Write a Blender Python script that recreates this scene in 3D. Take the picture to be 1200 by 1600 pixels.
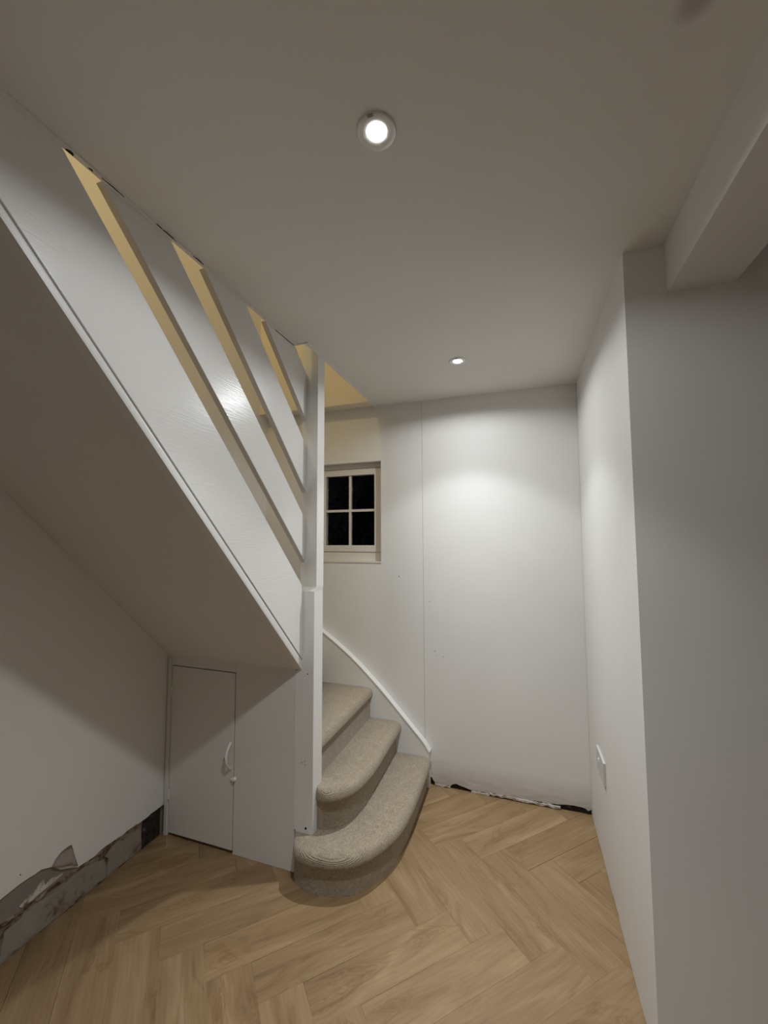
import bpy, bmesh, math, random
from mathutils import Vector, Matrix
random.seed(7)
for o in list(bpy.data.objects): bpy.data.objects.remove(o)
S = bpy.context.scene
COL = S.collection

# ------------------------------------------------------------------ camera
cam_data = bpy.data.cameras.new('camera')
cam_data.sensor_fit = 'HORIZONTAL'
cam_data.sensor_width = 36.0
cam_data.lens = 630.6355 / 1200 * 36.0
cam_data.clip_start = 0.02
cam = bpy.data.objects.new('camera', cam_data)
COL.objects.link(cam)
R = Vector((0.94756058, 0.3195555, -0.00363784))
U = Vector((0.02531437, -0.06370603, 0.9976476))
F = Vector((-0.31857203, 0.94542362, 0.06845467))
cam.matrix_world = Matrix(((R.x, U.x, -F.x, 0), (R.y, U.y, -F.y, 0), (R.z, U.z, -F.z, 1.4333), (0, 0, 0, 1)))
S.camera = cam

# ------------------------------------------------------------------ world, exposure
w = bpy.data.worlds.new('night'); S.world = w; w.use_nodes = True
w.node_tree.nodes['Background'].inputs[0].default_value = (0.01, 0.014, 0.022, 1)
w.node_tree.nodes['Background'].inputs[1].default_value = 0.05
S.view_settings.view_transform = 'Standard'
S.view_settings.look = 'None'
S.view_settings.gamma = 1.0
S.view_settings.use_curve_mapping = False
S.view_settings.exposure = 0.0

def lamp(name, kind, loc, power, color, radius, **kw):
    l = bpy.data.lights.new(name, kind)
    l.energy = power; l.color = color; l.shadow_soft_size = radius
    for k, v in kw.items(): setattr(l, k, v)
    o = bpy.data.objects.new(name, l); COL.objects.link(o); o.location = loc
    return o

COOL = (0.945, 0.985, 1.0)
SPOT_W = 42.5
BEAM = [(0.0, 0.0), (0.135, 0.0), (0.20, 0.07), (0.25, 0.12), (0.34, 0.18), (0.50, 0.225), (0.60, 0.26), (0.645, 0.31), (0.71, 0.56), (0.80, 0.79), (0.87, 1.04), (0.92, 1.42), (0.955, 1.75), (1.0, 2.10)]   # intensity by cosine of the angle from straight down
def beam(o):
    """photometric distribution of a reflector lamp: bright straight down, weak sideways spill"""
    l = o.data; l.use_nodes = True; nt = l.node_tree; em = nt.nodes['Emission']
    tc = nt.nodes.new('ShaderNodeTexCoord'); sp = nt.nodes.new('ShaderNodeSeparateXYZ'); ng = nt.nodes.new('ShaderNodeMath'); ng.operation = 'MULTIPLY'; ng.inputs[1].default_value = -1
    rp = nt.nodes.new('ShaderNodeValToRGB'); e = rp.color_ramp.elements
    while len(e) < len(BEAM): e.new(0.5)
    for i, (p, v) in enumerate(BEAM): e[i].position = p; e[i].color = (v, v, v, 1)
    nt.links.new(tc.outputs['Normal'], sp.inputs[0]); nt.links.new(sp.outputs[2], ng.inputs[0]); nt.links.new(ng.outputs[0], rp.inputs[0]); nt.links.new(rp.outputs[0], em.inputs['Strength'])
    return o
# warm lamp of the upper floor, shining down the stairwell
lamp('landing_lamp', 'POINT', (-1.21, 0.23, 3.90), 23.0, (1.0, 0.82, 0.49), 0.07)
# fill light added behind the camera to lift the room's general light
lamp('room_fill', 'SPOT', (0.3, -1.2, 2.288), 60.0, COOL, 0.03, spot_size=math.radians(135), spot_blend=0.9)

# ------------------------------------------------------------------ dimensions
XL, XR, D, YR, YC, H = -1.701, 0.316, 2.427, 1.342, 1.6235, 2.3
YB, XE = -2.2, 2.0          # rear and far right ends of the room
XS = -0.932                 # room side face of the stair stringer
TOP = 4.4                   # ceiling of the upper floor

# ------------------------------------------------------------------ materials
def new_mat(name):
    m = bpy.data.materials.new(name); m.use_nodes = True
    nt = m.node_tree; b = nt.nodes['Principled BSDF']
    return m, nt, b
def N(nt, t, **kw):
    n = nt.nodes.new(t)
    for k, v in kw.items(): setattr(n, k, v)
    return n
def ramp(nt, stops):
    r = N(nt, 'ShaderNodeValToRGB'); e = r.color_ramp.elements
    while len(e) < len(stops): e.new(0.5)
    for i, (p, c) in enumerate(stops):
        e[i].position = p; e[i].color = c if len(c) == 4 else (*c, 1)
    return r
def coords(nt, scale=(1, 1, 1), kind='Object', loc=(0, 0, 0), rot=(0, 0, 0)):
    tc = N(nt, 'ShaderNodeTexCoord'); mp = N(nt, 'ShaderNodeMapping')
    mp.inputs['Scale'].default_value = scale; mp.inputs['Location'].default_value = loc
    mp.inputs['Rotation'].default_value = rot
    nt.links.new(tc.outputs[kind], mp.inputs[0])
    return mp.outputs[0]
def noise(nt, vec, scale, detail=4, rough=0.55, dist=0.0):
    n = N(nt, 'ShaderNodeTexNoise')
    n.inputs['Scale'].default_value = scale; n.inputs['Detail'].default_value = detail
    n.inputs['Roughness'].default_value = rough; n.inputs['Distortion'].default_value = dist
    nt.links.new(vec, n.inputs['Vector'])
    return n.outputs['Fac']
def bump(nt, b, h, strength, dist):
    bp = N(nt, 'ShaderNodeBump'); bp.inputs['Strength'].default_value = strength
    bp.inputs['Distance'].default_value = dist
    nt.links.new(h, bp.inputs['Height']); nt.links.new(bp.outputs[0], b.inputs['Normal'])
def mix(nt, fac, a, bb, mode='MIX'):
    m = N(nt, 'ShaderNodeMix', data_type='RGBA', blend_type=mode)
    if isinstance(fac, (int, float)): m.inputs[0].default_value = fac
    else: nt.links.new(fac, m.inputs[0])
    for s, v in ((6, a), (7, bb)):
        if isinstance(v, tuple): m.inputs[s].default_value = (*v, 1) if len(v) == 3 else v
        else: nt.links.new(v, m.inputs[s])
    return m.outputs[2]

def paint(name, col, rough, bscale=220, bstr=0.06, var=0.03, coat=False):
    m, nt, b = new_mat(name)
    v = coords(nt)
    f = noise(nt, v, 3.2, 5)
    lo = tuple(c * (1 - var) for c in col)
    r = ramp(nt, [(0.3, lo), (0.7, col)])
    nt.links.new(f, r.inputs[0]); nt.links.new(r.outputs[0], b.inputs['Base Color'])
    b.inputs['Roughness'].default_value = rough
    bump(nt, b, noise(nt, v, bscale, 3), bstr, 0.002)
    return m
M_WALL = paint('wall_paint', (0.80, 0.79, 0.77), 0.62)
M_CEIL = paint('ceiling_paint', (0.78, 0.765, 0.735), 0.85)
M_GLOSS = paint('gloss_paint', (0.80, 0.79, 0.765), 0.36, 90, 0.05, 0.03)
M_CUP = paint('cupboard_paint', (0.76, 0.735, 0.70), 0.45, 90, 0.05, 0.04)
M_CREAM = paint('cream_paint', (0.80, 0.74, 0.60), 0.7)
M_FRAME = paint('window_paint', (0.74, 0.70, 0.64), 0.4, 90, 0.03)
M_PLATE = paint('satin_plate', (0.60, 0.59, 0.57), 0.35, 90, 0.0, 0.0)
M_PLASTIC = paint('white_plastic', (0.84, 0.835, 0.81), 0.3, 90, 0.0, 0.0)

def slat_paint():                       # brushed gloss: streaks along the board
    m, nt, b = new_mat('brushed_gloss_paint')
    b.inputs['Base Color'].default_value = (0.80, 0.79, 0.77, 1)
    b.inputs['Roughness'].default_value = 0.27
    v = coords(nt, (1, 2, 34), rot=(math.radians(20), 0, 0))
    bump(nt, b, noise(nt, v, 6, 2, 0.5), 0.22, 0.002)
    return m
M_SLAT = slat_paint()

def ceiling_mat():
    m, nt, b = new_mat('ceiling_paint_stained')
    v = coords(nt)
    f = noise(nt, v, 2.5, 5)
    r = ramp(nt, [(0.3, (0.75, 0.735, 0.70)), (0.7, (0.78, 0.765, 0.735))])
    nt.links.new(f, r.inputs[0])
    tc = coords(nt, (1 / 0.036, 1 / 0.040, 1 / 0.05), loc=(-0.291 / 0.036, -0.722 / 0.040, -H / 0.05))
    g = N(nt, 'ShaderNodeTexGradient', gradient_type='SPHERICAL')
    nt.links.new(tc, g.inputs[0])
    r2 = ramp(nt, [(0.0, (0, 0, 0)), (0.55, (0.55, 0.55, 0.55)), (1.0, (0.7, 0.7, 0.7))])
    nt.links.new(g.outputs['Fac'], r2.inputs[0])
    c = mix(nt, r2.outputs[0], r.outputs[0], (0.36, 0.31, 0.33))
    nt.links.new(c, b.inputs['Base Color'])
    b.inputs['Roughness'].default_value = 0.85
    bump(nt, b, noise(nt, v, 200, 3), 0.05, 0.002)
    return m
M_CEILING = ceiling_mat()

def oak():
    m, nt, b = new_mat('oak_plank')
    tc = N(nt, 'ShaderNodeTexCoord'); oi = N(nt, 'ShaderNodeObjectInfo')
    off = N(nt, 'ShaderNodeVectorMath', operation='SCALE'); cmb = N(nt, 'ShaderNodeCombineXYZ')
    nt.links.new(oi.outputs['Random'], cmb.inputs[0]); nt.links.new(oi.outputs['Random'], cmb.inputs[1])
    nt.links.new(oi.outputs['Random'], cmb.inputs[2])
    nt.links.new(cmb.outputs[0], off.inputs[0]); off.inputs['Scale'].default_value = 37.0
    add = N(nt, 'ShaderNodeVectorMath', operation='ADD')
    nt.links.new(tc.outputs['Object'], add.inputs[0]); nt.links.new(off.outputs[0], add.inputs[1])
    def mp(sc):
        k = N(nt, 'ShaderNodeMapping'); k.inputs['Scale'].default_value = sc
        nt.links.new(add.outputs[0], k.inputs[0]); return k.outputs[0]
    broad = noise(nt, mp((2.2, 11, 1)), 1.0, 4, 0.6, 0.9)
    fine = noise(nt, mp((5, 95, 1)), 1.0, 5, 0.65, 0.4)
    knots = noise(nt, mp((2.6, 9.0, 1)), 1.0, 3, 0.55, 1.6)
    wv = N(nt, 'ShaderNodeTexWave', wave_type='BANDS', bands_direction='Y')
    wv.inputs['Scale'].default_value = 7.0; wv.inputs['Distortion'].default_value = 9.0
    wv.inputs['Detail'].default_value = 3.0; wv.inputs['Detail Scale'].default_value = 0.8
    nt.links.new(mp((0.9, 2.6, 1)), wv.inputs['Vector'])
    r = ramp(nt, [(0.27, (0.200, 0.124, 0.059)), (0.42, (0.278, 0.181, 0.091)), (0.55, (0.312, 0.207, 0.107)), (0.72, (0.385, 0.268, 0.150))])
    nt.links.new(broad, r.inputs[0])
    rf = ramp(nt, [(0.3, (0.89, 0.875, 0.85)), (0.65, (1.04, 1.04, 1.04))])
    nt.links.new(fine, rf.inputs[0])
    c = mix(nt, 0.8, r.outputs[0], rf.outputs[0], 'MULTIPLY')
    rk = ramp(nt, [(0.58, (1, 1, 1)), (0.63, (0.78, 0.70, 0.60)), (0.66, (1.06, 1.06, 1.05)), (0.70, (0.76, 0.67, 0.56)), (0.76, (1.0, 0.98, 0.95))])
    nt.links.new(knots, rk.inputs[0])
    c = mix(nt, 0.7, c, rk.outputs[0], 'MULTIPLY')
    rw = ramp(nt, [(0.0, (0.86, 0.84, 0.80)), (0.5, (1.03, 1.03, 1.03))])
    nt.links.new(wv.outputs['Fac'], rw.inputs[0])
    c = mix(nt, 0.35, c, rw.outputs[0], 'MULTIPLY')
    rt = ramp(nt, [(0.0, (0.955, 0.95, 0.94)), (1.0, (1.045, 1.04, 1.03))])
    nt.links.new(oi.outputs['Random'], rt.inputs[0])
    c = mix(nt, 1.0, c, rt.outputs[0], 'MULTIPLY')
    nt.links.new(c, b.inputs['Base Color'])
    b.inputs['Roughness'].default_value = 0.5
    bump(nt, b, fine, 0.06, 0.002)
    return m
M_OAK = oak()

def carpet():
    m, nt, b = new_mat('loop_carpet')
    v = coords(nt)
    f1 = noise(nt, v, 230, 3, 0.75); f2 = noise(nt, v, 22, 4, 0.6)
    r = ramp(nt, [(0.32, (0.20, 0.158, 0.112)), (0.5, (0.36, 0.298, 0.222)), (0.68, (0.50, 0.43, 0.335))])
    nt.links.new(f1, r.inputs[0])
    r2 = ramp(nt, [(0.3, (0.90, 0.89, 0.87)), (0.7, (1.05, 1.05, 1.05))])
    nt.links.new(f2, r2.inputs[0])
    c = mix(nt, 1.0, r.outputs[0], r2.outputs[0], 'MULTIPLY')
    sep = N(nt, 'ShaderNodeSeparateXYZ'); nt.links.new(v, sep.inputs[0])
    def mth(op, a, bb):
        n = N(nt, 'ShaderNodeMath', operation=op)
        for i, q in enumerate((a, bb)):
            if isinstance(q, (int, float)): n.inputs[i].default_value = q
            else: nt.links.new(q, n.inputs[i])
        return n.outputs[0]
    wob = mth('MULTIPLY', noise(nt, v, 60, 2), 0.002)
    s = mth('ADD', mth('SUBTRACT', sep.outputs[2], mth('MULTIPLY', sep.outputs[1], 0.62)), mth('MULTIPLY', sep.outputs[0], 0.16))
    s = mth('ADD', s, wob)
    rows = mth('SINE', mth('MULTIPLY', s, 2 * math.pi / 0.0048), 0)
    rr = ramp(nt, [(0.0, (0.80, 0.79, 0.77)), (0.6, (1.05, 1.05, 1.05))])
    nt.links.new(mth('MULTIPLY_ADD', rows, 0.5), rr.inputs[0])
    ge = N(nt, 'ShaderNodeNewGeometry'); sn = N(nt, 'ShaderNodeSeparateXYZ'); nt.links.new(ge.outputs['Normal'], sn.inputs[0])
    nz = mth('ABSOLUTE', sn.outputs[2], 0)            # rib shading put into the colour at the nosing, as under glancing light
    bend = mth('MULTIPLY', mth('MULTIPLY', nz, 4.0), mth('SUBTRACT', 1.0, nz))
    c = mix(nt, mth('MULTIPLY', bend, 0.75), c, rr.outputs[0], 'MULTIPLY')
    nt.links.new(c, b.inputs['Base Color'])
    b.inputs['Roughness'].default_value = 0.95
    b.inputs['Sheen Weight'].default_value = 0.15
    hh = mth('ADD', mth('MULTIPLY', rows, mth('MULTIPLY', bend, 0.55)), mth('MULTIPLY', f1, 1.2))
    bump(nt, b, hh, 0.55, 0.003)
    return m
M_CARPET = carpet()

def rubble(name, stops, scale, rough=0.95, bs=0.5):
    m, nt, b = new_mat(name)
    v = coords(nt)
    f = noise(nt, v, scale, 6, 0.62, 0.4)
    r = ramp(nt, stops); nt.links.new(f, r.inputs[0])
    nt.links.new(r.outputs[0], b.inputs['Base Color'])
    b.inputs['Roughness'].default_value = rough
    bump(nt, b, f, bs, 0.01)
    return m
M_MASON = rubble('old_mortar', [(0.35, (0.045, 0.022, 0.012)), (0.42, (0.13, 0.075, 0.045)), (0.50, (0.24, 0.20, 0.155)), (0.62, (0.29, 0.265, 0.225)), (0.75, (0.36, 0.33, 0.28))], 16)
M_DARK = rubble('dark_rubble', [(0.4, (0.010, 0.008, 0.006)), (0.6, (0.04, 0.028, 0.018)), (0.72, (0.13, 0.105, 0.08))], 30)
M_LEDGE = rubble('crumbling_edge', [(0.36, (0.07, 0.035, 0.018)), (0.5, (0.24, 0.15, 0.09)), (0.68, (0.50, 0.45, 0.38))], 26)
M_BARE = rubble('bare_plaster', [(0.3, (0.22, 0.19, 0.16)), (0.7, (0.27, 0.235, 0.20))], 9, 0.9, 0.15)
M_FLAKE = rubble('loose_plaster', [(0.36, (0.20, 0.14, 0.10)), (0.46, (0.48, 0.43, 0.37)), (0.62, (0.68, 0.64, 0.58))], 34, 0.9, 0.4)
M_MORTAR = rubble('stained_mortar', [(0.29, (0.09, 0.04, 0.02)), (0.36, (0.20, 0.14, 0.095)), (0.43, (0.29, 0.255, 0.21)), (0.75, (0.33, 0.30, 0.255))], 15, 0.95, 0.6)
M_PAPER = paint('torn_lining_paper', (0.66, 0.58, 0.53), 0.85, 120, 0.1)
M_GAP = rubble('grey_gap', [(0.3, (0.22, 0.22, 0.21)), (0.7, (0.36, 0.35, 0.33))], 30)
M_BLACK, _nt, _b = new_mat('dark_hole'); _b.inputs['Base Color'].default_value = (0.016, 0.013, 0.010, 1); _b.inputs['Roughness'].default_value = 0.95
M_METAL, _nt, _b = new_mat('brushed_bezel'); _b.inputs['Base Color'].default_value = (0.72, 0.72, 0.70, 1); _b.inputs['Roughness'].default_value = 0.35
_b.inputs['Metallic'].default_value = 0.3
M_LENS, _nt, _b = new_mat('lit_lens'); _b.inputs['Emission Color'].default_value = (1, 0.99, 0.96, 1); _b.inputs['Emission Strength'].default_value = 14
def back_wall_mat():                    # white paint, scuffed and grubby along the foot of the wall
    m, nt, b = new_mat('back_wall_paint')
    v = coords(nt)
    base = ramp(nt, [(0.3, (0.775, 0.765, 0.745)), (0.7, (0.80, 0.79, 0.77))])
    nt.links.new(noise(nt, v, 3.2, 5), base.inputs[0])
    sep = N(nt, 'ShaderNodeSeparateXYZ'); nt.links.new(v, sep.inputs[0])
    mr = N(nt, 'ShaderNodeMapRange'); mr.inputs[1].default_value = 0.02; mr.inputs[2].default_value = 0.16
    mr.inputs[3].default_value = 0.9; mr.inputs[4].default_value = 0.0
    nt.links.new(sep.outputs[2], mr.inputs[0])
    sc = noise(nt, coords(nt, (5, 1, 26)), 1.6, 5, 0.65, 0.6)
    mu = N(nt, 'ShaderNodeMath', operation='MULTIPLY'); nt.links.new(mr.outputs[0], mu.inputs[0]); nt.links.new(sc, mu.inputs[1])
    c = mix(nt, mu.outputs[0], base.outputs[0], (0.22, 0.15, 0.11))
    nt.links.new(c, b.inputs['Base Color']); b.inputs['Roughness'].default_value = 0.6
    bump(nt, b, noise(nt, v, 220, 3), 0.06, 0.002)
    return m
M_BACK = back_wall_mat()
def glass():
    m, nt, b = new_mat('window_glass')
    b.inputs['Base Color'].default_value = (1, 1, 1, 1); b.inputs['Roughness'].default_value = 0.02
    b.inputs['Transmission Weight'].default_value = 1.0; b.inputs['IOR'].default_value = 1.12
    return m
M_GLASS = glass()
def leafm():
    m, nt, b = new_mat('night_leaves')
    v = coords(nt); r = ramp(nt, [(0.3, (0.10, 0.14, 0.07)), (0.7, (0.28, 0.36, 0.20))])
    nt.links.new(noise(nt, v, 18, 3), r.inputs[0]); nt.links.new(r.outputs[0], b.inputs['Base Color'])
    b.inputs['Roughness'].default_value = 0.5
    return m
M_LEAF = leafm()
M_BARK = rubble('bark', [(0.3, (0.06, 0.045, 0.03)), (0.7, (0.14, 0.11, 0.08))], 30)
M_SOIL = rubble('soil', [(0.3, (0.03, 0.025, 0.02)), (0.7, (0.07, 0.06, 0.045))], 8)

# ------------------------------------------------------------------ mesh helpers
def link(name, bm, mat, parent=None, smooth=False, bevel=0.0, seg=2):
    if bevel > 0:
        bmesh.ops.bevel(bm, geom=[e for e in bm.edges if e.is_manifold and e.calc_face_angle(0) > 0.5],
                        offset=bevel, segments=seg, profile=0.7, affect='EDGES', clamp_overlap=True)
    bmesh.ops.recalc_face_normals(bm, faces=bm.faces)
    me = bpy.data.meshes.new(name); bm.to_mesh(me); bm.free()
    if smooth:
        for p in me.polygons: p.use_smooth = True
    me.materials.append(mat)
    o = bpy.data.objects.new(name, me); COL.objects.link(o)
    if parent is not None: o.parent = parent
    return o
def struct(o): o['kind'] = 'structure'; return o
def box(bm, x0, x1, y0, y1, z0, z1):
    v = [bm.verts.new((x, y, z)) for x in (x0, x1) for y in (y0, y1) for z in (z0, z1)]
    for f in ((0, 1, 3, 2), (4, 6, 7, 5), (0, 4, 5, 1), (2, 3, 7, 6), (0, 2, 6, 4), (1, 5, 7, 3)):
        bm.faces.new([v[i] for i in f])
    return bm
def slab(bm, outline, lift, depth, holes=()):
    """flat plate: outline (and holes) in 2-D, lift maps (a, b) to 3-D, depth is the 3-D thickness vector"""
    d = Vector(depth); loops = [outline] + list(holes); edges = []; rings = []
    for lp in loops:
        vs = [bm.verts.new(lift(*p)) for p in lp]; rings.append(vs)
        for i in range(len(vs)): edges.append(bm.edges.new((vs[i], vs[(i + 1) % len(vs)])))
    r = bmesh.ops.triangle_fill(bm, use_beauty=True, use_dissolve=False, edges=edges)
    faces = [g for g in r['geom'] if isinstance(g, bmesh.types.BMFace)]
    back = {}
    for vs in rings:
        for q in vs: back[q] = bm.verts.new(q.co + d)
    for f in faces: bm.faces.new([back[q] for q in reversed(f.verts)])
    for vs in rings:
        for i in range(len(vs)):
            a, b = vs[i], vs[(i + 1) % len(vs)]
            bm.faces.new((a, b, back[b], back[a]))
    return bm
def cyl(bm, c, r0, r1, axis, h, n=24, cap=True):
    """frustum from c along axis ('x','y','z')"""
    ring = []
    for r, t in ((r0, 0), (r1, h)):
        vs = []
        for i in range(n):
            a = 2 * math.pi * i / n; p = [r * math.cos(a), r * math.sin(a)]
            q = {'x': (t, p[0], p[1]), 'y': (p[0], t, p[1]), 'z': (p[0], p[1], t)}[axis]
            vs.append(bm.verts.new(Vector(c) + Vector(q)))
        ring.append(vs)
    for i in range(n): bm.faces.new((ring[0][i], ring[0][(i + 1) % n], ring[1][(i + 1) % n], ring[1][i]))
    if cap: bm.faces.new(ring[0][::-1]); bm.faces.new(ring[1])
    return bm
def lathe(bm, c, prof, n=40):
    rings = []
    for r, z in prof:
        rings.append([bm.verts.new((c[0] + r * math.cos(2 * math.pi * i / n), c[1] + r * math.sin(2 * math.pi * i / n), c[2] + z)) for i in range(n)])
    for a, b in zip(rings, rings[1:]):
        for i in range(n): bm.faces.new((a[i], a[(i + 1) % n], b[(i + 1) % n], b[i]))
    return bm
def tube(bm, pts, radii, n=10):
    prev = None
    for i, p in enumerate(pts):
        p = Vector(p)
        t = (Vector(pts[min(i + 1, len(pts) - 1)]) - Vector(pts[max(i - 1, 0)])).normalized()
        a = t.cross(Vector((0.3, 0.1, 0.9))).normalized(); b = t.cross(a)
        ring = [bm.verts.new(p + radii[i] * (math.cos(2 * math.pi * k / n) * a + math.sin(2 * math.pi * k / n) * b)) for k in range(n)]
        if prev:
            for k in range(n): bm.faces.new((prev[k], prev[(k + 1) % n], ring[(k + 1) % n], ring[k]))
        else: bm.faces.new(ring[::-1])
        prev = ring
    bm.faces.new(prev)
    return bm
def spline(pts, per=6):
    out = []
    P = [Vector(p) for p in pts]
    for i in range(len(P) - 1):
        p0, p1, p2, p3 = P[max(i - 1, 0)], P[i], P[i + 1], P[min(i + 2, len(P) - 1)]
        for k in range(per):
            t = k / per
            out.append(0.5 * ((2 * p1) + (p2 - p0) * t + (2 * p0 - 5 * p1 + 4 * p2 - p3) * t * t + (3 * p1 - p0 - 3 * p2 + p3) * t ** 3))
    out.append(P[-1])
    return out
def ragged(pts, step, amp, seed):
    """subdivide a 2-D polyline and shake the new points"""
    rnd = random.Random(seed); out = []
    for a, b in zip(pts, pts[1:]):
        n = max(1, int(math.dist(a, b) / step))
        for k in range(n):
            t = k / n; j = 0 if k == 0 else amp
            out.append((a[0] + (b[0] - a[0]) * t + rnd.uniform(-j, j) * 0.5, a[1] + (b[1] - a[1]) * t + rnd.uniform(-j, j)))
    out.append(pts[-1])
    return out
def empty(name, loc=(0, 0, 0)):
    o = bpy.data.objects.new(name, None); COL.objects.link(o); o.location = loc; o.empty_display_size = 0.1
    return o
def tag(o, label, cat, group=None):
    o['label'] = label; o['category'] = cat
    if group: o['group'] = group
    return o
onX = lambda x: (lambda a, b: (x, a, b))        # (y, z) on a wall x = const
onY = lambda y: (lambda a, b: (a, y, b))        # (x, z) on a wall y = const
onZ = lambda z: (lambda a, b: (a, b, z))

# ------------------------------------------------------------------ floor and its herringbone planks
fl = bmesh.new()
box(fl, XL - 0.06, XR, YB - 0.1, D + 0.1, -0.06, -0.005); box(fl, XR, XE + 0.1, YB - 0.1, YR + 0.1, -0.06, -0.005)
floor = struct(link('floor', fl, M_SOIL))
def clip(poly, ax, val, keep_less):
    out = []
    for i in range(len(poly)):
        a, b = poly[i], poly[(i + 1) % len(poly)]
        ia = (a[ax] <= val) == keep_less; ib = (b[ax] <= val) == keep_less
        if ia: out.append(a)
        if ia != ib:
            t = (val - a[ax]) / (b[ax] - a[ax]); out.append((a[0] + (b[0] - a[0]) * t, a[1] + (b[1] - a[1]) * t))
    return out
def clip_rect(p, x0, x1, y0, y1):
    for ax, v, k in ((0, x1, True), (0, x0, False), (1, y1, True), (1, y0, False)):
        if len(p) >= 3: p = clip(p, ax, v, k)
    return p if len(p) >= 3 else []
def area(p): return abs(sum(p[i][0] * p[(i + 1) % len(p)][1] - p[(i + 1) % len(p)][0] * p[i][1] for i in range(len(p)))) / 2
PW = 0.1 * math.sqrt(2); s2 = math.sqrt(0.5); ORG = Vector((-0.205, 1.552))
def uv(u, v): return (ORG.x + PW * s2 * (u - v), ORG.y + PW * s2 * (u + v))
G = 0.0005 / PW
full_mesh = None
def plank_mesh(local):
    bm = bmesh.new(); slab(bm, local, onZ(0.0), (0, 0, -0.005))
    bmesh.ops.bevel(bm, geom=[e for e in bm.edges if all(v.co.z > -0.001 for v in e.verts) and e.is_manifold and e.calc_face_angle(0) > 1],
                    offset=0.0005, segments=1, affect='EDGES')
    bmesh.ops.recalc_face_normals(bm, faces=bm.faces)
    me = bpy.data.meshes.new('plank'); bm.to_mesh(me); bm.free(); me.materials.append(M_OAK); return me
for a in range(-30, 31):
    for m_ in range(-8, 9):
        for kind in (0, 1):
            if kind == 0:   # along v
                cells = (a, a + 1, -a + 8 * m_, -a + 4 + 8 * m_); ang = math.radians(135)
            else:           # along u
                cells = (4 - a + 8 * m_, 8 - a + 8 * m_, a, a + 1); ang = math.radians(45)
            u0, u1, v0, v1 = cells
            q = [uv(u0 + G, v0 + G), uv(u1 - G, v0 + G), uv(u1 - G, v1 - G), uv(u0 + G, v1 - G)]
            cx, cy = sum(p[0] for p in q) / 4, sum(p[1] for p in q) / 4
            if cy < -0.9 or cy > D + 0.5 or cx < XL - 0.5 or cx > 1.6: continue
            if max(p[0] for p in q) <= XR + 0.007: pieces = [clip_rect(q, XL - 0.006, XR + 0.007, -0.9, D + 0.008)]
            elif max(p[1] for p in q) <= YR + 0.006: pieces = [clip_rect(q, XL - 0.006, 1.5, -0.9, YR + 0.006)]
            else: pieces = [clip_rect(q, XL - 0.006, XR + 0.007, -0.9, D + 0.008), clip_rect(q, XR + 0.007, 1.5, -0.9, YR + 0.006)]
            c_, s_ = math.cos(-ang), math.sin(-ang)
            loc = lambda p: ((p[0] - cx) * c_ - (p[1] - cy) * s_, (p[0] - cx) * s_ + (p[1] - cy) * c_)
            for pc in pieces:
                if not pc or area(pc) < 0.0006: continue
                if area(pc) > area(q) * 0.9999:
                    if full_mesh is None: full_mesh = plank_mesh([loc(p) for p in q])
                    me = full_mesh
                else: me = plank_mesh([loc(p) for p in pc])
                o = bpy.data.objects.new('plank', me); COL.objects.link(o); o.parent = floor
                o.location = (cx, cy, random.uniform(-0.0002, 0.0002)); o.rotation_euler = (0, 0, ang)

# ------------------------------------------------------------------ walls
# left wall: rubble behind, plaster board in front that stops ragged above the missing skirting
bm = bmesh.new(); box(bm, XL - 0.15, XL - 0.006, YB, D + 0.13, 0.0, 0.30); box(bm, XL - 0.15, XL - 0.006, YB, D + 0.13, 0.30, TOP)
wall_left = struct(link('wall_left', bm, M_MASON))
edge = ragged([(YB, 0.14), (0.55, 0.142), (0.80, 0.180), (0.90, 0.215), (0.96, 0.224), (1.018, 0.231), (1.082, 0.230), (1.116, 0.214), (1.150, 0.180), (1.19, 0.157),
        (1.216, 0.141), (1.284, 0.135), (1.311, 0.142), (1.386, 0.139), (1.451, 0.139), (1.511, 0.134), (1.575, 0.137), (1.613, 0.138)], 0.02, 0.0022, 3)
edge += [(D + 0.1, 0.138), (D + 0.1, TOP), (YB, TOP)]
bm = bmesh.new(); slab(bm, edge, onX(XL + 0.004), (-0.010, 0, 0))
o = link('plaster', bm, M_WALL, wall_left)
low = [(1.216, 0.139), (1.179, 0.135), (1.12, 0.138), (1.075, 0.134), (1.028, 0.132), (0.965, 0.136), (0.7, 0.137)]
pat = [(0.7, 0.165), (0.80, 0.19), (0.90, 0.226), (0.96, 0.235), (1.018, 0.242), (1.09, 0.241), (1.13, 0.224), (1.19, 0.170), (1.216, 0.150)]
bm = bmesh.new(); slab(bm, pat + ragged(low, 0.015, 0.003, 5), onX(XL - 0.002), (-0.004, 0, 0))
link('bare_patch', bm, M_BARE, wall_left)['label'] = 'bare grey brown plaster where the paint has torn away'
res = [(1.02, 0.150), (1.042, 0.162), (1.060, 0.166), (1.073, 0.174), (1.095, 0.187), (1.100, 0.161), (1.124, 0.168), (1.14, 0.160), (1.165, 0.156), (1.136, 0.149), (1.097, 0.147), (1.059, 0.141), (1.028, 0.141)]
bm = bmesh.new(); slab(bm, ragged(res + res[:1], 0.008, 0.0015, 8)[:-1], onX(XL + 0.0012), (-0.003, 0, 0))
link('plaster_flake', bm, M_FLAKE, wall_left)
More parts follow.
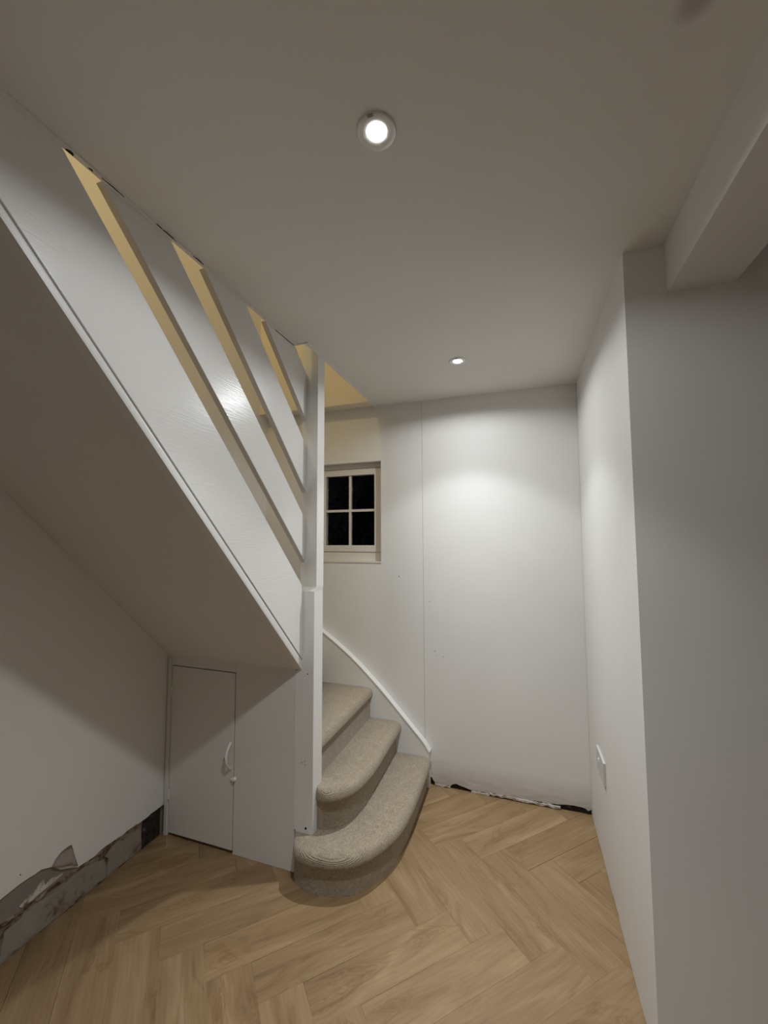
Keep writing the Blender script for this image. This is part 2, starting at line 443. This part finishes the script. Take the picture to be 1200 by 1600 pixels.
def ledge(y0, y1, z, seed, proud):        # crumbling lip left by the skirting board
    rnd = random.Random(seed); bm = bmesh.new(); n = int((y1 - y0) / 0.012); prev = None
    for i in range(n + 1):
        y = y0 + (y1 - y0) * i / n; t = 0.0055 + rnd.uniform(-0.003, 0.004); zz = z + rnd.uniform(-0.003, 0.003); p = proud + rnd.uniform(-0.003, 0.003)
        vs = [bm.verts.new((XL - 0.006, y, zz - t)), bm.verts.new((XL + p - 0.004, y, zz - t * 0.6)), bm.verts.new((XL + p - 0.004, y, zz + t * 0.4)), bm.verts.new((XL - 0.006, y, zz + t))]
        if prev:
            for k in range(4): bm.faces.new((prev[k], prev[(k + 1) % 4], vs[(k + 1) % 4], vs[k]))
        prev = vs
    o = link('plaster_lip', bm, M_LEDGE, wall_left)
ledge(0.30, 1.50, 0.131, 11, 0.004)
for k, (pts, mat) in enumerate((
        ([(1.345, 0.010), (1.352, 0.075), (1.335, 0.095), (1.392, 0.122), (1.43, 0.100), (1.505, 0.126), (1.512, 0.012), (1.45, 0.006)], M_MORTAR),
        ([(0.97, 0.012), (0.98, 0.100), (1.06, 0.112), (1.17, 0.106), (1.25, 0.118), (1.333, 0.088), (1.342, 0.012), (1.22, 0.004)], M_MORTAR),
        ([(0.45, 0.010), (0.46, 0.11), (0.7, 0.118), (0.95, 0.104), (0.96, 0.010)], M_MORTAR))):
    bm = bmesh.new(); slab(bm, ragged(pts + pts[:1], 0.02, 0.004, 20 + k)[:-1], onX(XL - 0.003), (-0.004, 0, 0))
    link('mortar_patch', bm, mat, wall_left)
bm = bmesh.new(); slab(bm, [(1.513, 0.002), (1.513, 0.136), (1.612, 0.139), (1.612, 0.002)], onX(XL - 0.004), (-0.004, 0, 0))  # flat dark mottled patch low in the corner
link('dark_patch', bm, M_DARK, wall_left)['label'] = 'mottled black patch of wall in the corner by the cupboard'
# the torn flap of lining paper, curling off the wall
bm = bmesh.new(); g = []
fy = [(1.116, 0.214, 0.214), (1.130, 0.203, 0.234), (1.148, 0.192, 0.246), (1.168, 0.182, 0.249), (1.186, 0.172, 0.247), (1.197, 0.160, 0.205), (1.214, 0.146, 0.150)]
for i, (y, z0, z1) in enumerate(fy):
    col = []
    for k in range(5):
        t = k / 4; out = 0.0055 + 0.010 * math.sin(math.pi * i / 6) * (1 - t) ** 1.5 + 0.0015 * t
        col.append(bm.verts.new((XL + out, y, z0 + (z1 - z0) * t)))
    g.append(col)
for i in range(6):
    for k in range(4): bm.faces.new((g[i][k], g[i + 1][k], g[i + 1][k + 1], g[i][k + 1]))
bmesh.ops.solidify(bm, geom=bm.faces[:], thickness=0.0008)
link('torn_flap', bm, M_PAPER, wall_left, smooth=True)['label'] = 'torn flap of painted lining paper curling off the wall'
bm = bmesh.new(); cyl(bm, (XL + 0.0042, 1.015, 0.262), 0.0022, 0.0022, 'x', 0.0006, 10)
link('nail_hole', bm, M_BLACK, wall_left)

# back wall: two plaster panels that meet in a fine vertical joint, window opening in the left one
SEAM = -0.566
bm = bmesh.new(); box(bm, XL, XR + 0.05, D + 0.0705, D + 0.16, 0, 1.293); box(bm, XL, -1.312, D + 0.0705, D + 0.16, 1.293, 1.94)
box(bm, -0.838, XR + 0.05, D + 0.0705, D + 0.16, 1.293, 1.94); box(bm, XL, XR + 0.05, D + 0.0705, D + 0.16, 1.94, TOP)
wall_back = struct(link('wall_back', bm, M_MASON))
bm = bmesh.new()
slab(bm, [(XL, 0.0), (SEAM - 0.0008, 0.0), (SEAM - 0.0008, TOP), (XL, TOP)], onY(D), (0, 0.07, 0), holes=[[(-1.312, 1.293), (-0.838, 1.293), (-0.838, 1.94), (-1.312, 1.94)]])
link('wall_panel', bm, M_BACK, wall_back)
redge = ragged([(SEAM + 0.0008, 0.045), (-0.527, 0.044), (-0.522, 0.032), (-0.505, 0.014), (-0.46, 0.013), (-0.42, 0.012), (-0.405, 0.026), (-0.385, 0.032), (-0.355, 0.024), (-0.31, 0.014), (-0.25, 0.012),
        (-0.20, 0.015), (-0.16, 0.018), (-0.10, 0.014), (-0.03, 0.016), (0.06, 0.020), (0.12, 0.022), (0.165, 0.026), (0.20, 0.032), (0.25, 0.033), (0.285, 0.030), (0.30, 0.020), (XR - 0.0005, 0.030)], 0.012, 0.0025, 31)
bm = bmesh.new(); slab(bm, redge + [(XR - 0.0005, H + 0.2), (SEAM + 0.0008, H + 0.2)], onY(D - 0.0012), (0, 0.0712, 0))
link('wall_panel', bm, M_BACK, wall_back)
bm = bmesh.new(); box(bm, -0.60, XR, D + 0.012, D + 0.069, 0.0, 0.03)
for v in bm.verts: v.co.z -= 0.0005
link('wall_footing', bm, M_DARK, wall_back)
for k, (x0, x1, z) in enumerate(((-0.51, -0.42, 0.008), (-0.30, -0.20, 0.006), (-0.20, -0.06, 0.012), (-0.07, 0.05, 0.011), (0.04, 0.165, 0.013))):
    rnd = random.Random(50 + k); n = 7
    top = [(x0 + (x1 - x0) * i / n, z + rnd.uniform(0.001, 0.007)) for i in range(n + 1)]
    bot = [(x, max(0.0008, zz - rnd.uniform(0.006, 0.014))) for x, zz in reversed(top)]
    bm = bmesh.new(); slab(bm, top + bot, onY(D - 0.004 - 0.001 * k), (0, 0.008, 0))
    link('plaster_flake', bm, M_FLAKE, wall_back)
bm = bmesh.new()
for x, z, r in ((-0.72, 1.205, 0.0035), (-0.53, 1.06, 0.0028), (-0.50, 0.77, 0.003), (-0.45, 0.74, 0.0024), (-0.49, 0.745, 0.002)): cyl(bm, (x, D - 0.0018, z), r, r, 'y', 0.0008, 8)
link('nail_hole', bm, M_BARE, wall_back)

# right wall and the return that faces the room, one plastered body with a sharp corner
bm = bmesh.new()
re = ragged([(YR + 0.012, 0.004), (1.45, 0.009), (1.52, 0.003), (1.60, 0.004), (1.75, 0.003), (1.81, 0.004), (1.83, 0.013), (1.92, 0.008), (1.93, 0.003), (2.1, 0.004), (2.2, 0.006), (2.23, 0.002), (D + 0.07, 0.004)], 0.02, 0.0015, 41)
slab(bm, re + [(D + 0.07, H + 0.2), (YR + 0.012, H + 0.2)], onX(XR), (0.012, 0, 0))
wall_right = struct(link('wall_right', bm, M_WALL))
bm = bmesh.new(); box(bm, XR + 0.012, XR + 0.1, YR + 0.012, D + 0.16, 0, H + 0.2)
link('wall_footing', bm, M_GAP, wall_right)
bm = bmesh.new(); box(bm, XR, XE + 0.1, YR, YR + 0.012, 0.006, H + 0.2)
for v in bm.verts:
    if v.co.x < XR + 0.01: v.co.x = XR + 0.0
wall_return = struct(link('wall_right_return', bm, M_WALL))
bm = bmesh.new(); box(bm, XE, XE + 0.1, YB, YR, 0, H + 0.2); struct(link('wall_far_right', bm, M_WALL))
bm = bmesh.new(); box(bm, XL, XE + 0.1, YB - 0.1, YB, 0, H + 0.2); struct(link('wall_rear', bm, M_WALL))

# ------------------------------------------------------------------ ceiling with the stairwell opening
XO, YO, YH = -0.866, 1.525, 0.24          # opening edge past the newel, its jog, the landing edge
bm = bmesh.new()
slab(bm, [(XL, YB), (XE, YB), (XE, YR + 0.006), (XR + 0.006, YR + 0.006), (XR + 0.006, D), (XO, D), (XO, YO), (XS, YO), (XS, YH), (XL, YH)], onZ(H), (0, 0, 0.2))
ceiling = struct(link('ceiling', bm, M_CEILING))
bm = bmesh.new(); box(bm, 0.424, 0.590, YB, YR, 2.152, H)
link('boxed_beam', bm, M_CEIL, ceiling, bevel=0.03, seg=5)
# white bead round the opening and along the top of the balustrade
bm = bmesh.new(); box(bm, XO - 0.010, XO + 0.004, YO - 0.006, D - 0.001, H - 0.006, H + 0.02); box(bm, XS + 0.002, XO - 0.0102, YO - 0.003, YO + 0.004, H - 0.003, H + 0.02)
struct(link('trim_1', bm, M_GLOSS))
bm = bmesh.new(); box(bm, XS + 0.0005, XS + 0.013, YH, YO - 0.008, H - 0.005, H - 0.0005)
struct(link('trim_2', bm, M_CEIL))
for y0, y1, x, wd in ((0.566, 0.582, -0.930, 0.008), (0.614, 0.624, -0.926, 0.0035), (0.642, 0.700, -0.922, 0.0022), (0.79, 0.862, -0.920, 0.0013), (0.925, 0.965, -0.920, 0.0016)):
    rnd = random.Random(int(y0 * 1000)); n = 6
    a = [(x + rnd.uniform(-.0008, .0008), y0 + (y1 - y0) * i / n) for i in range(n + 1)]
    b = [(q[0] + wd * (0.25 + math.sin(math.pi * (i + 0.5) / (n + 1)) * 0.75), q[1]) for i, q in enumerate(a)][::-1]
    bm = bmesh.new(); slab(bm, a + b, onZ(H - 0.0062), (0, 0, 0.003)); link('crack', bm, M_BLACK, ceiling)
bm = bmesh.new(); slab(bm, [(XS + 0.0002, 1.375), (XS + 0.0002, 1.517), (XS + 0.003, 1.517), (XS + 0.0018, 1.375)], onZ(H - 0.0062), (0, 0, 0.003)); link('crack', bm, M_BLACK, ceiling)

# upper floor round the stairwell
bm = bmesh.new(); box(bm, XL, XO + 0.6, D - 0.096, D - 0.0005, H + 0.002, TOP)
bulk = struct(link('wall_stairwell_back', bm, M_CREAM))
bm = bmesh.new(); box(bm, XO + 0.6, XO + 0.7, -1.2, D, H + 0.2, TOP); struct(link('wall_landing_right', bm, M_CREAM))
bm = bmesh.new(); box(bm, XL, XO + 0.7, -1.3, -1.2, H + 0.2, TOP); struct(link('wall_landing_rear', bm, M_CREAM))
bm = bmesh.new(); box(bm, XL, XO + 0.7, -1.3, D + 0.1, TOP, TOP + 0.1); struct(link('ceiling_landing', bm, M_CREAM))

# ------------------------------------------------------------------ window in the back wall
Y1, Y2 = D + 0.004, D + 0.068
bm = bmesh.new(); yf = D + 0.050
box(bm, -1.311, -0.839, yf, Y2 + 0.03, 1.908, 1.939); box(bm, -1.311, -0.839, yf, Y2 + 0.03, 1.294, 1.352)
box(bm, -1.311, -1.302, yf, Y2 + 0.03, 1.352, 1.908); box(bm, -0.848, -0.839, yf, Y2 + 0.03, 1.352, 1.908)
window = struct(link('window_1', bm, M_FRAME, bevel=0.0015))
bm = bmesh.new(); ys = D + 0.046; x0, x1, z0, z1 = -1.2995, -0.8505, 1.3555, 1.9045
a0, a1, c0, c1 = -1.253, -0.900, 1.397, 1.864       # glass bounds
slab(bm, [(x0, z0), (x1, z0), (x1, z1), (x0, z1)], onY(ys), (0, 0.04, 0), holes=[[(a0, c0), (a1, c0), (a1, c1), (a0, c1)]])
link('sash', bm, M_FRAME, window, bevel=0.002)
mx = -1.0765; mz = 1.628
bm = bmesh.new(); box(bm, mx - 0.0080, mx + 0.0080, ys + 0.010, ys + 0.030, c0, c1)
link('glazing_bar', bm, M_FRAME, window)
bm = bmesh.new(); box(bm, a0, mx - 0.0081, ys + 0.011, ys + 0.029, mz - 0.0080, mz + 0.0080); box(bm, mx + 0.0081, a1, ys + 0.011, ys + 0.029, mz - 0.0080, mz + 0.0080)
link('glazing_bar', bm, M_FRAME, window)
for xa, xb in ((a0, mx - 0.0081), (mx + 0.0081, a1)):
    for za, zb in ((c0, mz - 0.0081), (mz + 0.0081, c1)):
        bm = bmesh.new(); box(bm, xa, xb, ys + 0.016, ys + 0.020, za, zb); link('pane', bm, M_GLASS, window)
bm = bmesh.new(); box(bm, -1.311, -0.836, D - 0.004, yf - 0.001, 1.286, 1.2965)
link('window_sill', bm, M_FRAME, window, bevel=0.002)

# garden in the dark outside
bm = bmesh.new(); box(bm, -5, 3, D + 0.18, D + 7, -0.5, -0.45); struct(link('garden_ground', bm, M_SOIL))
bush = empty('garden_shrub', (-2.0, D + 1.9, -0.45)); tag(bush, 'dark leafy shrub outside behind the window panes at night', 'shrub')
bm = bmesh.new()
tube(bm, [(0, 0, 0), (0.05, 0, 0.9), (-0.1, 0.05, 1.7), (0.1, 0, 2.4), (0.35, 0.0, 3.1)], [0.05, 0.045, 0.035, 0.025, 0.012])
tube(bm, [(-0.05, 0.0, 1.2), (0.3, -0.1, 1.9), (0.75, -0.1, 2.9)], [0.03, 0.022, 0.008])
link('trunk', bm, M_BARK, bush, smooth=True)
bm = bmesh.new(); rnd = random.Random(4)
for i in range(900):
    c = Vector((rnd.gauss(0.15, 0.42), rnd.gauss(0, 0.3), rnd.uniform(1.0, 3.4)))
    a = Vector((rnd.uniform(-1, 1), rnd.uniform(-1, 1), rnd.uniform(-1, 1))).normalized() * 0.055
    b = a.cross(Vector((rnd.uniform(-1, 1), rnd.uniform(-1, 1), rnd.uniform(-1, 1)))).normalized() * 0.02
    bm.faces.new([bm.verts.new(c + q) for q in (-a, b, a, -b)])
link('foliage', bm, M_LEAF, bush)['kind'] = 'stuff'

# ------------------------------------------------------------------ staircase
stairs = empty('staircase', (-0.918, 1.66, 0)); tag(stairs, 'white painted winder staircase with beige carpeted steps and sloping balustrade boards', 'staircase')
def part(name, bm, mat, parent=stairs, **kw):
    for v in bm.verts: v.co -= stairs.location
    return link(name, bm, mat, parent, **kw)
NX0, NX1, NY0, NY1 = -0.959, -0.876, YC, 1.7055        # newel section
def carpet_step(path, inner, z0, z1, nose=0.034, xmin=-9, zin=None, fade=0):
    """riser follows path; the top rolls over a rounded nosing; inner closes the plan behind the nosing"""
    n = len(path); nrm = []
    for i in range(n):
        t = (path[min(i + 1, n - 1)] - path[max(i - 1, 0)]).normalized(); nrm.append(Vector((t.y, -t.x)))
    arc = [0.0]
    for a, b in zip(path, path[1:]): arc.append(arc[-1] + (b - a).length)
    scale = [1.0 if not fade else min(1.0, 0.25 + 0.75 * math.sin(min(1.0, q / fade) * math.pi / 2)) for q in arc]
    prof = [(0, z0), (0, z1 - 0.062), (0.12 * nose, z1 - 0.056), (0.6 * nose, z1 - 0.054), (0.9 * nose, z1 - 0.049), (nose, z1 - 0.040), (nose, z1 - 0.030), (nose - 0.003, z1 - 0.019), (nose - 0.010, z1 - 0.009), (nose - 0.022, z1 - 0.003), (nose - 0.042, z1), (-0.055, z1)]
    bm = bmesh.new(); rows = []
    for off, z in prof:
        row = []
        for i in range(n):
            p = path[i] + nrm[i] * (off * scale[i])
            row.append(bm.verts.new((max(p.x, xmin + max(0.0, 1.6225 - p.y) * 0.5), min(p.y, D - 0.041), z)))
        rows.append(row)
    for a, b in zip(rows, rows[1:]):
        for i in range(n - 1): bm.faces.new((a[i], a[i + 1], b[i + 1], b[i]))
    iv = [bm.verts.new((p[0], p[1], z1)) for p in inner]
    ib = [bm.verts.new((p[0], p[1], z0 if zin is None else zin)) for p in inner]
    top = rows[-1] + iv
    ed = [bm.edges.get((top[i], top[(i + 1) % len(top)])) or bm.edges.new((top[i], top[(i + 1) % len(top)])) for i in range(len(top))]
    bmesh.ops.triangle_fill(bm, use_beauty=True, edges=ed)
    # closing sides behind
    seq = [rows[0][-1]] + ib + [rows[0][0]]; seqt = [rows[-1][-1]] + iv + [rows[-1][0]]
    for i in range(len(seq) - 1): bm.faces.new((seq[i], seq[i + 1], seqt[i + 1], seqt[i]))
    o = part('carpeted_step', bm, M_CARPET, smooth=True)
    return o
V2 = lambda pts: [Vector(p) for p in pts]
YW = D - 0.041
T = [0.172, 0.350, 0.527, 0.715, 0.905, 1.10]
p1 = spline(V2([(-0.9600, 1.6225), (-0.950, 1.600), (-0.930, 1.578), (-0.893, 1.562), (-0.835, 1.553), (-0.733, 1.571), (-0.664, 1.611), (-0.609, 1.684), (-0.566, 1.79), (-0.550, 1.905), (-0.545, 2.045), (-0.548, YW)]), 5)
carpet_step(p1, [(-0.95, YW), (-0.95, 1.80)], 0.0005, T[0], nose=0.028, xmin=-0.9605, fade=0.11)
p2 = spline(V2([(-0.8745, 1.664), (-0.855, 1.666), (-0.801, 1.692), (-0.757, 1.750), (-0.738, 1.835), (-0.729, 1.97), (-0.734, YW)]), 5)
carpet_step(p2, [(-1.10, YW), (-0.94, 1.73), (-0.94, 1.7065), (-0.8745, 1.7065)], T[0] - 0.004, T[1], xmin=-0.8745, fade=0.05)
p3 = [Vector((-0.900 + 0.002 * t, 1.712 + (YW - 1.712) * t)) for t in [i / 10 for i in range(11)]]
carpet_step(p3, [(-1.35, YW), (-0.935, 1.7065), (-0.90, 1.7065)], T[1] - 0.004, T[2], nose=0.016)
def ray_path(a, b): return [Vector(a).lerp(Vector(b), i / 8) for i in range(9)]
XW = XL + 0.012
carpet_step(ray_path((-0.935, 1.716), (-1.30, YW)), [(XW, YW), (XW, 2.10), (-0.945, 1.712)], T[2] - 0.004, T[3])
carpet_step(ray_path((-0.948, 1.709), (XW, 2.15)), [(XW, 1.648), (-0.962, 1.648)], T[3] - 0.004, T[4])
zs = T[5]
XI = XS - 0.034
for k in range(7):
    y = 1.640 - 0.2 * k
    carpet_step(ray_path((XI, y), (XW, y)), [(XW, y - 0.22 if k < 6 else y - 0.2), (XI, y - 0.22 if k < 6 else y - 0.2)], zs + 0.206 * k - 0.206, zs + 0.206 * k, zin=zs + 0.206 * k - 0.008)

# newel post: thick lower block with a sloped shoulder, thinner upper post rising through the opening
bm = bmesh.new()
box(bm, NX0, NX1, NY0, NY1, T[0] - 0.003, 1.203)
part('newel_base', bm, M_GLOSS, bevel=0.002)
bm = bmesh.new(); sh = 0.015
lo = [(NX0, NY0), (NX1, NY0), (NX1, NY1), (NX0, NY1)]; hi = [(NX0 + 0.004, NY0 + sh), (NX1 + 0.002, NY0 + sh), (NX1 + 0.002, NY1), (NX0 + 0.004, NY1)]
va = [bm.verts.new((*p, 1.2032)) for p in lo]; vb = [bm.verts.new((*p, 1.222)) for p in hi]; vc = [bm.verts.new((*p, 3.3)) for p in hi]
for a, b in ((va, vb), (vb, vc)):
    for i in range(4): bm.faces.new((a[i], a[(i + 1) % 4], b[(i + 1) % 4], b[i]))
bm.faces.new(va[::-1]); bm.faces.new(vc)
part('newel_post', bm, M_GLOSS, bevel=0.0015)
for x, z, r in ((-0.9085, 0.193, 0.0055), (-0.931, 0.462, 0.0022), (-0.915, 0.456, 0.002), (-0.916, 0.470, 0.0018), (-0.905, 0.842, 0.003)):
    bm = bmesh.new(); cyl(bm, (x, NY0 - 0.0006, z), r, r, 'y', 0.0008, 8); part('screw_hole', bm, M_BLACK)

def sloped_board(name, low, up, x0, x1, mat, yend, bevel=0.002):
    """low / up: (y, z, slope) lines; cut plumb at yend and level at the ceiling"""
    zl = lambda y: low[1] + low[2] * (low[0] - y); zu = lambda y: up[1] + up[2] * (up[0] - y)
    zt = H - 0.001
    yl = low[0] - (zt - low[1]) / low[2]; yu = up[0] - (zt - up[1]) / up[2]
    poly = [(yend, zl(yend)), (yl, zt), (yu, zt), (yend, zu(yend))]
    bm = bmesh.new(); slab(bm, poly, onX(x1), (x0 - x1, 0, 0)); part(name, bm, mat, bevel=bevel)
SL = (1.642, 0.885, 1.021)
sloped_board('stringer', SL, (1.636, 1.207, 1.013), XS - 0.032, XS, M_SLAT, NY0 - 0.0003)
ye = NY0 + sh + 0.004
sloped_board('balustrade_board', (1.648, 1.324, 0.979), (1.627, 1.533, 0.980), XS - 0.022, XS, M_SLAT, ye - 0.005)
sloped_board('balustrade_board', (1.648, 1.645, 0.985), (1.638, 1.869, 0.950), XS - 0.022, XS, M_SLAT, ye - 0.005)
sloped_board('balustrade_board', (1.654, 1.973, 0.950), (1.634, 2.209, 0.86), XS - 0.022, XS, M_SLAT, ye - 0.005)
# rounded plaster bead under the stringer and the sloping soffit
zlow = lambda y: SL[1] + SL[2] * (SL[0] - y)
zsof = lambda y: 0.858 + 1.035 * (YC - y)
bm = bmesh.new(); ya, yb = YC - 0.0005, 0.27
slab(bm, [(ya, zlow(ya) - 0.004), (yb, zlow(yb) - 0.004), (yb, zsof(yb) - 0.002), (ya, zsof(ya) - 0.002)], onX(XS - 0.002), (-0.03, 0, 0))
part('edge_bead', bm, M_GLOSS, bevel=0.007)
bm = bmesh.new(); yb = 0.235
slab(bm, [(ya, zsof(ya)), (yb, zsof(yb)), (yb, zsof(yb) + 0.016), (ya, zsof(ya) + 0.016)], onX(XS - 0.012), (XL + 0.0045 - (XS - 0.012), 0, 0))
part('soffit', bm, M_CEIL)
# string on the back wall: curved top edge, plumb end at the foot
cap = spline(V2([(-1.60, 0.985), (-1.42, 0.935), (-1.32, 0.893), (-1.221, 0.832), (-1.153, 0.787), (-1.063, 0.722), (-0.976, 0.652), (-0.891, 0.575), (-0.808, 0.496), (-0.728, 0.413), (-0.649, 0.331), (-0.573, 0.251), (-0.536, 0.199)]), 4)
pts = [tuple(p) for p in cap] + [(-0.534, 0.001), (-1.66, 0.001), (-1.66, 0.99)]
bm = bmesh.new(); slab(bm, pts, onY(D - 0.040), (0, 0.0385, 0)); part('wall_string', bm, M_GLOSS, bevel=0.002)
bm = bmesh.new(); prev = None
for p, q in zip(cap, [cap[1] - cap[0]] + [b - a for a, b in zip(cap, cap[1:])]):
    n = Vector((-q.y, q.x)).normalized();  n = n if n.y > 0 else -n
    vs = [bm.verts.new((p.x + n.x * k, y, p.y + n.y * k)) for y, k in ((D - 0.043, 0.0002), (D - 0.043, 0.006), (D - 0.038, 0.0085), (D - 0.0015, 0.0085), (D - 0.0015, 0.0002))]
    if prev:
        for k in range(5): bm.faces.new((prev[k], prev[(k + 1) % 5], vs[(k + 1) % 5], vs[k]))
    else: bm.faces.new(vs)
    prev = vs
bm.faces.new(prev[::-1])
part('string_cap', bm, M_GLOSS)

# ------------------------------------------------------------------ cupboard under the stairs
cup = empty('understairs_cupboard', (-1.33, YC, 0)); tag(cup, 'low white flush cupboard front under the stairs with a small hinged door', 'cupboard')
def cpart(name, bm, mat, parent=cup, **kw):
    for v in bm.verts: v.co -= cup.location
    return link(name, bm, mat, parent, **kw)
zt = zsof(YC) + 0.004
bm = bmesh.new(); slab(bm, [(XL + 0.0045, 0.001), (-1.6685, 0.001), (-1.6685, 0.8115), (-1.2855, 0.8115), (-1.2855, zt), (XL + 0.0045, zt)], onY(YC), (0, 0.018, 0))
cpart('frame', bm, M_CUP, bevel=0.001)
bm = bmesh.new(); box(bm, -1.2845, -0.9640, YC, YC + 0.018, 0.001, zt); cpart('side_panel', bm, M_CUP, bevel=0.001)
bm = bmesh.new(); box(bm, -1.688, -1.6715, YC - 0.006, YC - 0.0002, 0.001, zt - 0.02); cpart('corner_strip', bm, M_CUP, bevel=0.001)
bm = bmesh.new(); box(bm, -0.9645, -0.9592, YC - 0.0022, YC + 0.010, 0.18, 0.852); cpart('joint_bead', bm, M_GLOSS, bevel=0.0008)
bm = bmesh.new(); box(bm, -1.665, -1.2890, YC - 0.001, YC + 0.017, 0.016, 0.8075); door = cpart('door', bm, M_CUP, bevel=0.0015)
bm = bmesh.new(); box(bm, XL + 0.006, -0.97, YC + 0.022, YC + 0.026, 0.0005, zt - 0.01); cpart('interior_shade', bm, M_BLACK)  # black sheet standing in for the shade inside the cupboard
def dpart(name, bm, mat, **kw): return cpart(name, bm, mat, door, **kw)
# bow handle with two flat feet
hp = spline([Vector(p) for p in ((-1.306, YC - 0.002, 0.492), (-1.306, YC - 0.010, 0.482), (-1.306, YC - 0.026, 0.462), (-1.306, YC - 0.033, 0.431), (-1.306, YC - 0.026, 0.400), (-1.306, YC - 0.010, 0.381), (-1.306, YC - 0.002, 0.371))], 4)
bm = bmesh.new(); prev = None
for i, p in enumerate(hp):
    t = (hp[min(i + 1, len(hp) - 1)] - hp[max(i - 1, 0)]).normalized(); nn = t.cross(Vector((1, 0, 0))).normalized()
    e = abs(i / (len(hp) - 1) - 0.5) * 2; wd = 0.0075 - 0.001 * e; th = 0.0035
    vs = [bm.verts.new(p + Vector((a * wd, 0, 0)) + nn * (b * th)) for a, b in ((-1, -.5), (-.6, -1), (.6, -1), (1, -.5), (1, .5), (.6, 1), (-.6, 1), (-1, .5))]
    if prev:
        for k in range(8): bm.faces.new((prev[k], prev[(k + 1) % 8], vs[(k + 1) % 8], vs[k]))
    else: bm.faces.new(vs)
    prev = vs
bm.faces.new(prev[::-1])
dpart('handle', bm, M_PLASTIC, smooth=True)
bm = bmesh.new(); box(bm, -1.3145, -1.3125, YC - 0.036, YC - 0.029, 0.424, 0.439); dpart('paint_chip', bm, M_BLACK)
for z in (0.17, 0.66):
    bm = bmesh.new(); cyl(bm, (-1.6665, YC - 0.004, z), 0.0042, 0.0042, 'z', 0.05, 10); box(bm, -1.6705, -1.6625, YC - 0.0035, YC - 0.0005, z, z + 0.05); dpart('hinge', bm, M_CUP)
bm = bmesh.new(); cyl(bm, (-1.2795, YC, 0.333), 0.009, 0.008, 'y', -0.006, 14)
cyl(bm, (-1.2795, YC - 0.006, 0.333), 0.0105, 0.007, 'y', -0.007, 14); box(bm, -1.300, -1.279, YC - 0.009, YC - 0.004, 0.327, 0.334)
cpart('turn_button', bm, M_PLASTIC)

# ------------------------------------------------------------------ downlights
def downlight(x, y, label):
    r = empty('recessed_downlight', (x, y, H)); tag(r, label, 'ceiling light', 'recessed spotlights in the ceiling')
    bm = bmesh.new(); lathe(bm, (0, 0, 0), [(0.0425, -0.0002), (0.0425, -0.0025), (0.0395, -0.0045), (0.031, -0.0050), (0.0235, -0.0035), (0.0215, -0.0012)])
    link('bezel', bm, M_METAL, r, smooth=True)
    bm = bmesh.new(); lathe(bm, (0, 0, 0), [(0.0215, -0.0012), (0.016, -0.0026), (0.009, -0.0034), (0.0005, -0.0036)]); link('lens', bm, M_LENS, r, smooth=True)
    bm = bmesh.new(); box(bm, -0.006, 0.006, -0.0415, -0.0355, -0.0058, -0.0046); link('clip', bm, M_GAP, r)
    beam(lamp('spot_bulb', 'POINT', (x, y, H - 0.030), SPOT_W, COOL, 0.020))
    return r
downlight(-0.268, 0.755, 'large glowing round ceiling spotlight nearest the camera')
downlight(-0.268, 1.925, 'small lit ceiling spotlight with silver bezel near the back wall')

# ------------------------------------------------------------------ socket on the right wall
sk = empty('wall_plate', (XR, 2.059, 0.440)); tag(sk, 'white rectangular double socket plate low on the right hand wall', 'socket')
bm = bmesh.new(); box(bm, -0.009, -0.0003, -0.083, 0.083, -0.046, 0.046); link('plate', bm, M_PLATE, sk, bevel=0.0018)
bm = bmesh.new(); box(bm, -0.0125, -0.0088, 0.012, 0.026, 0.004, 0.016); link('switch', bm, M_PLASTIC, sk, bevel=0.001)
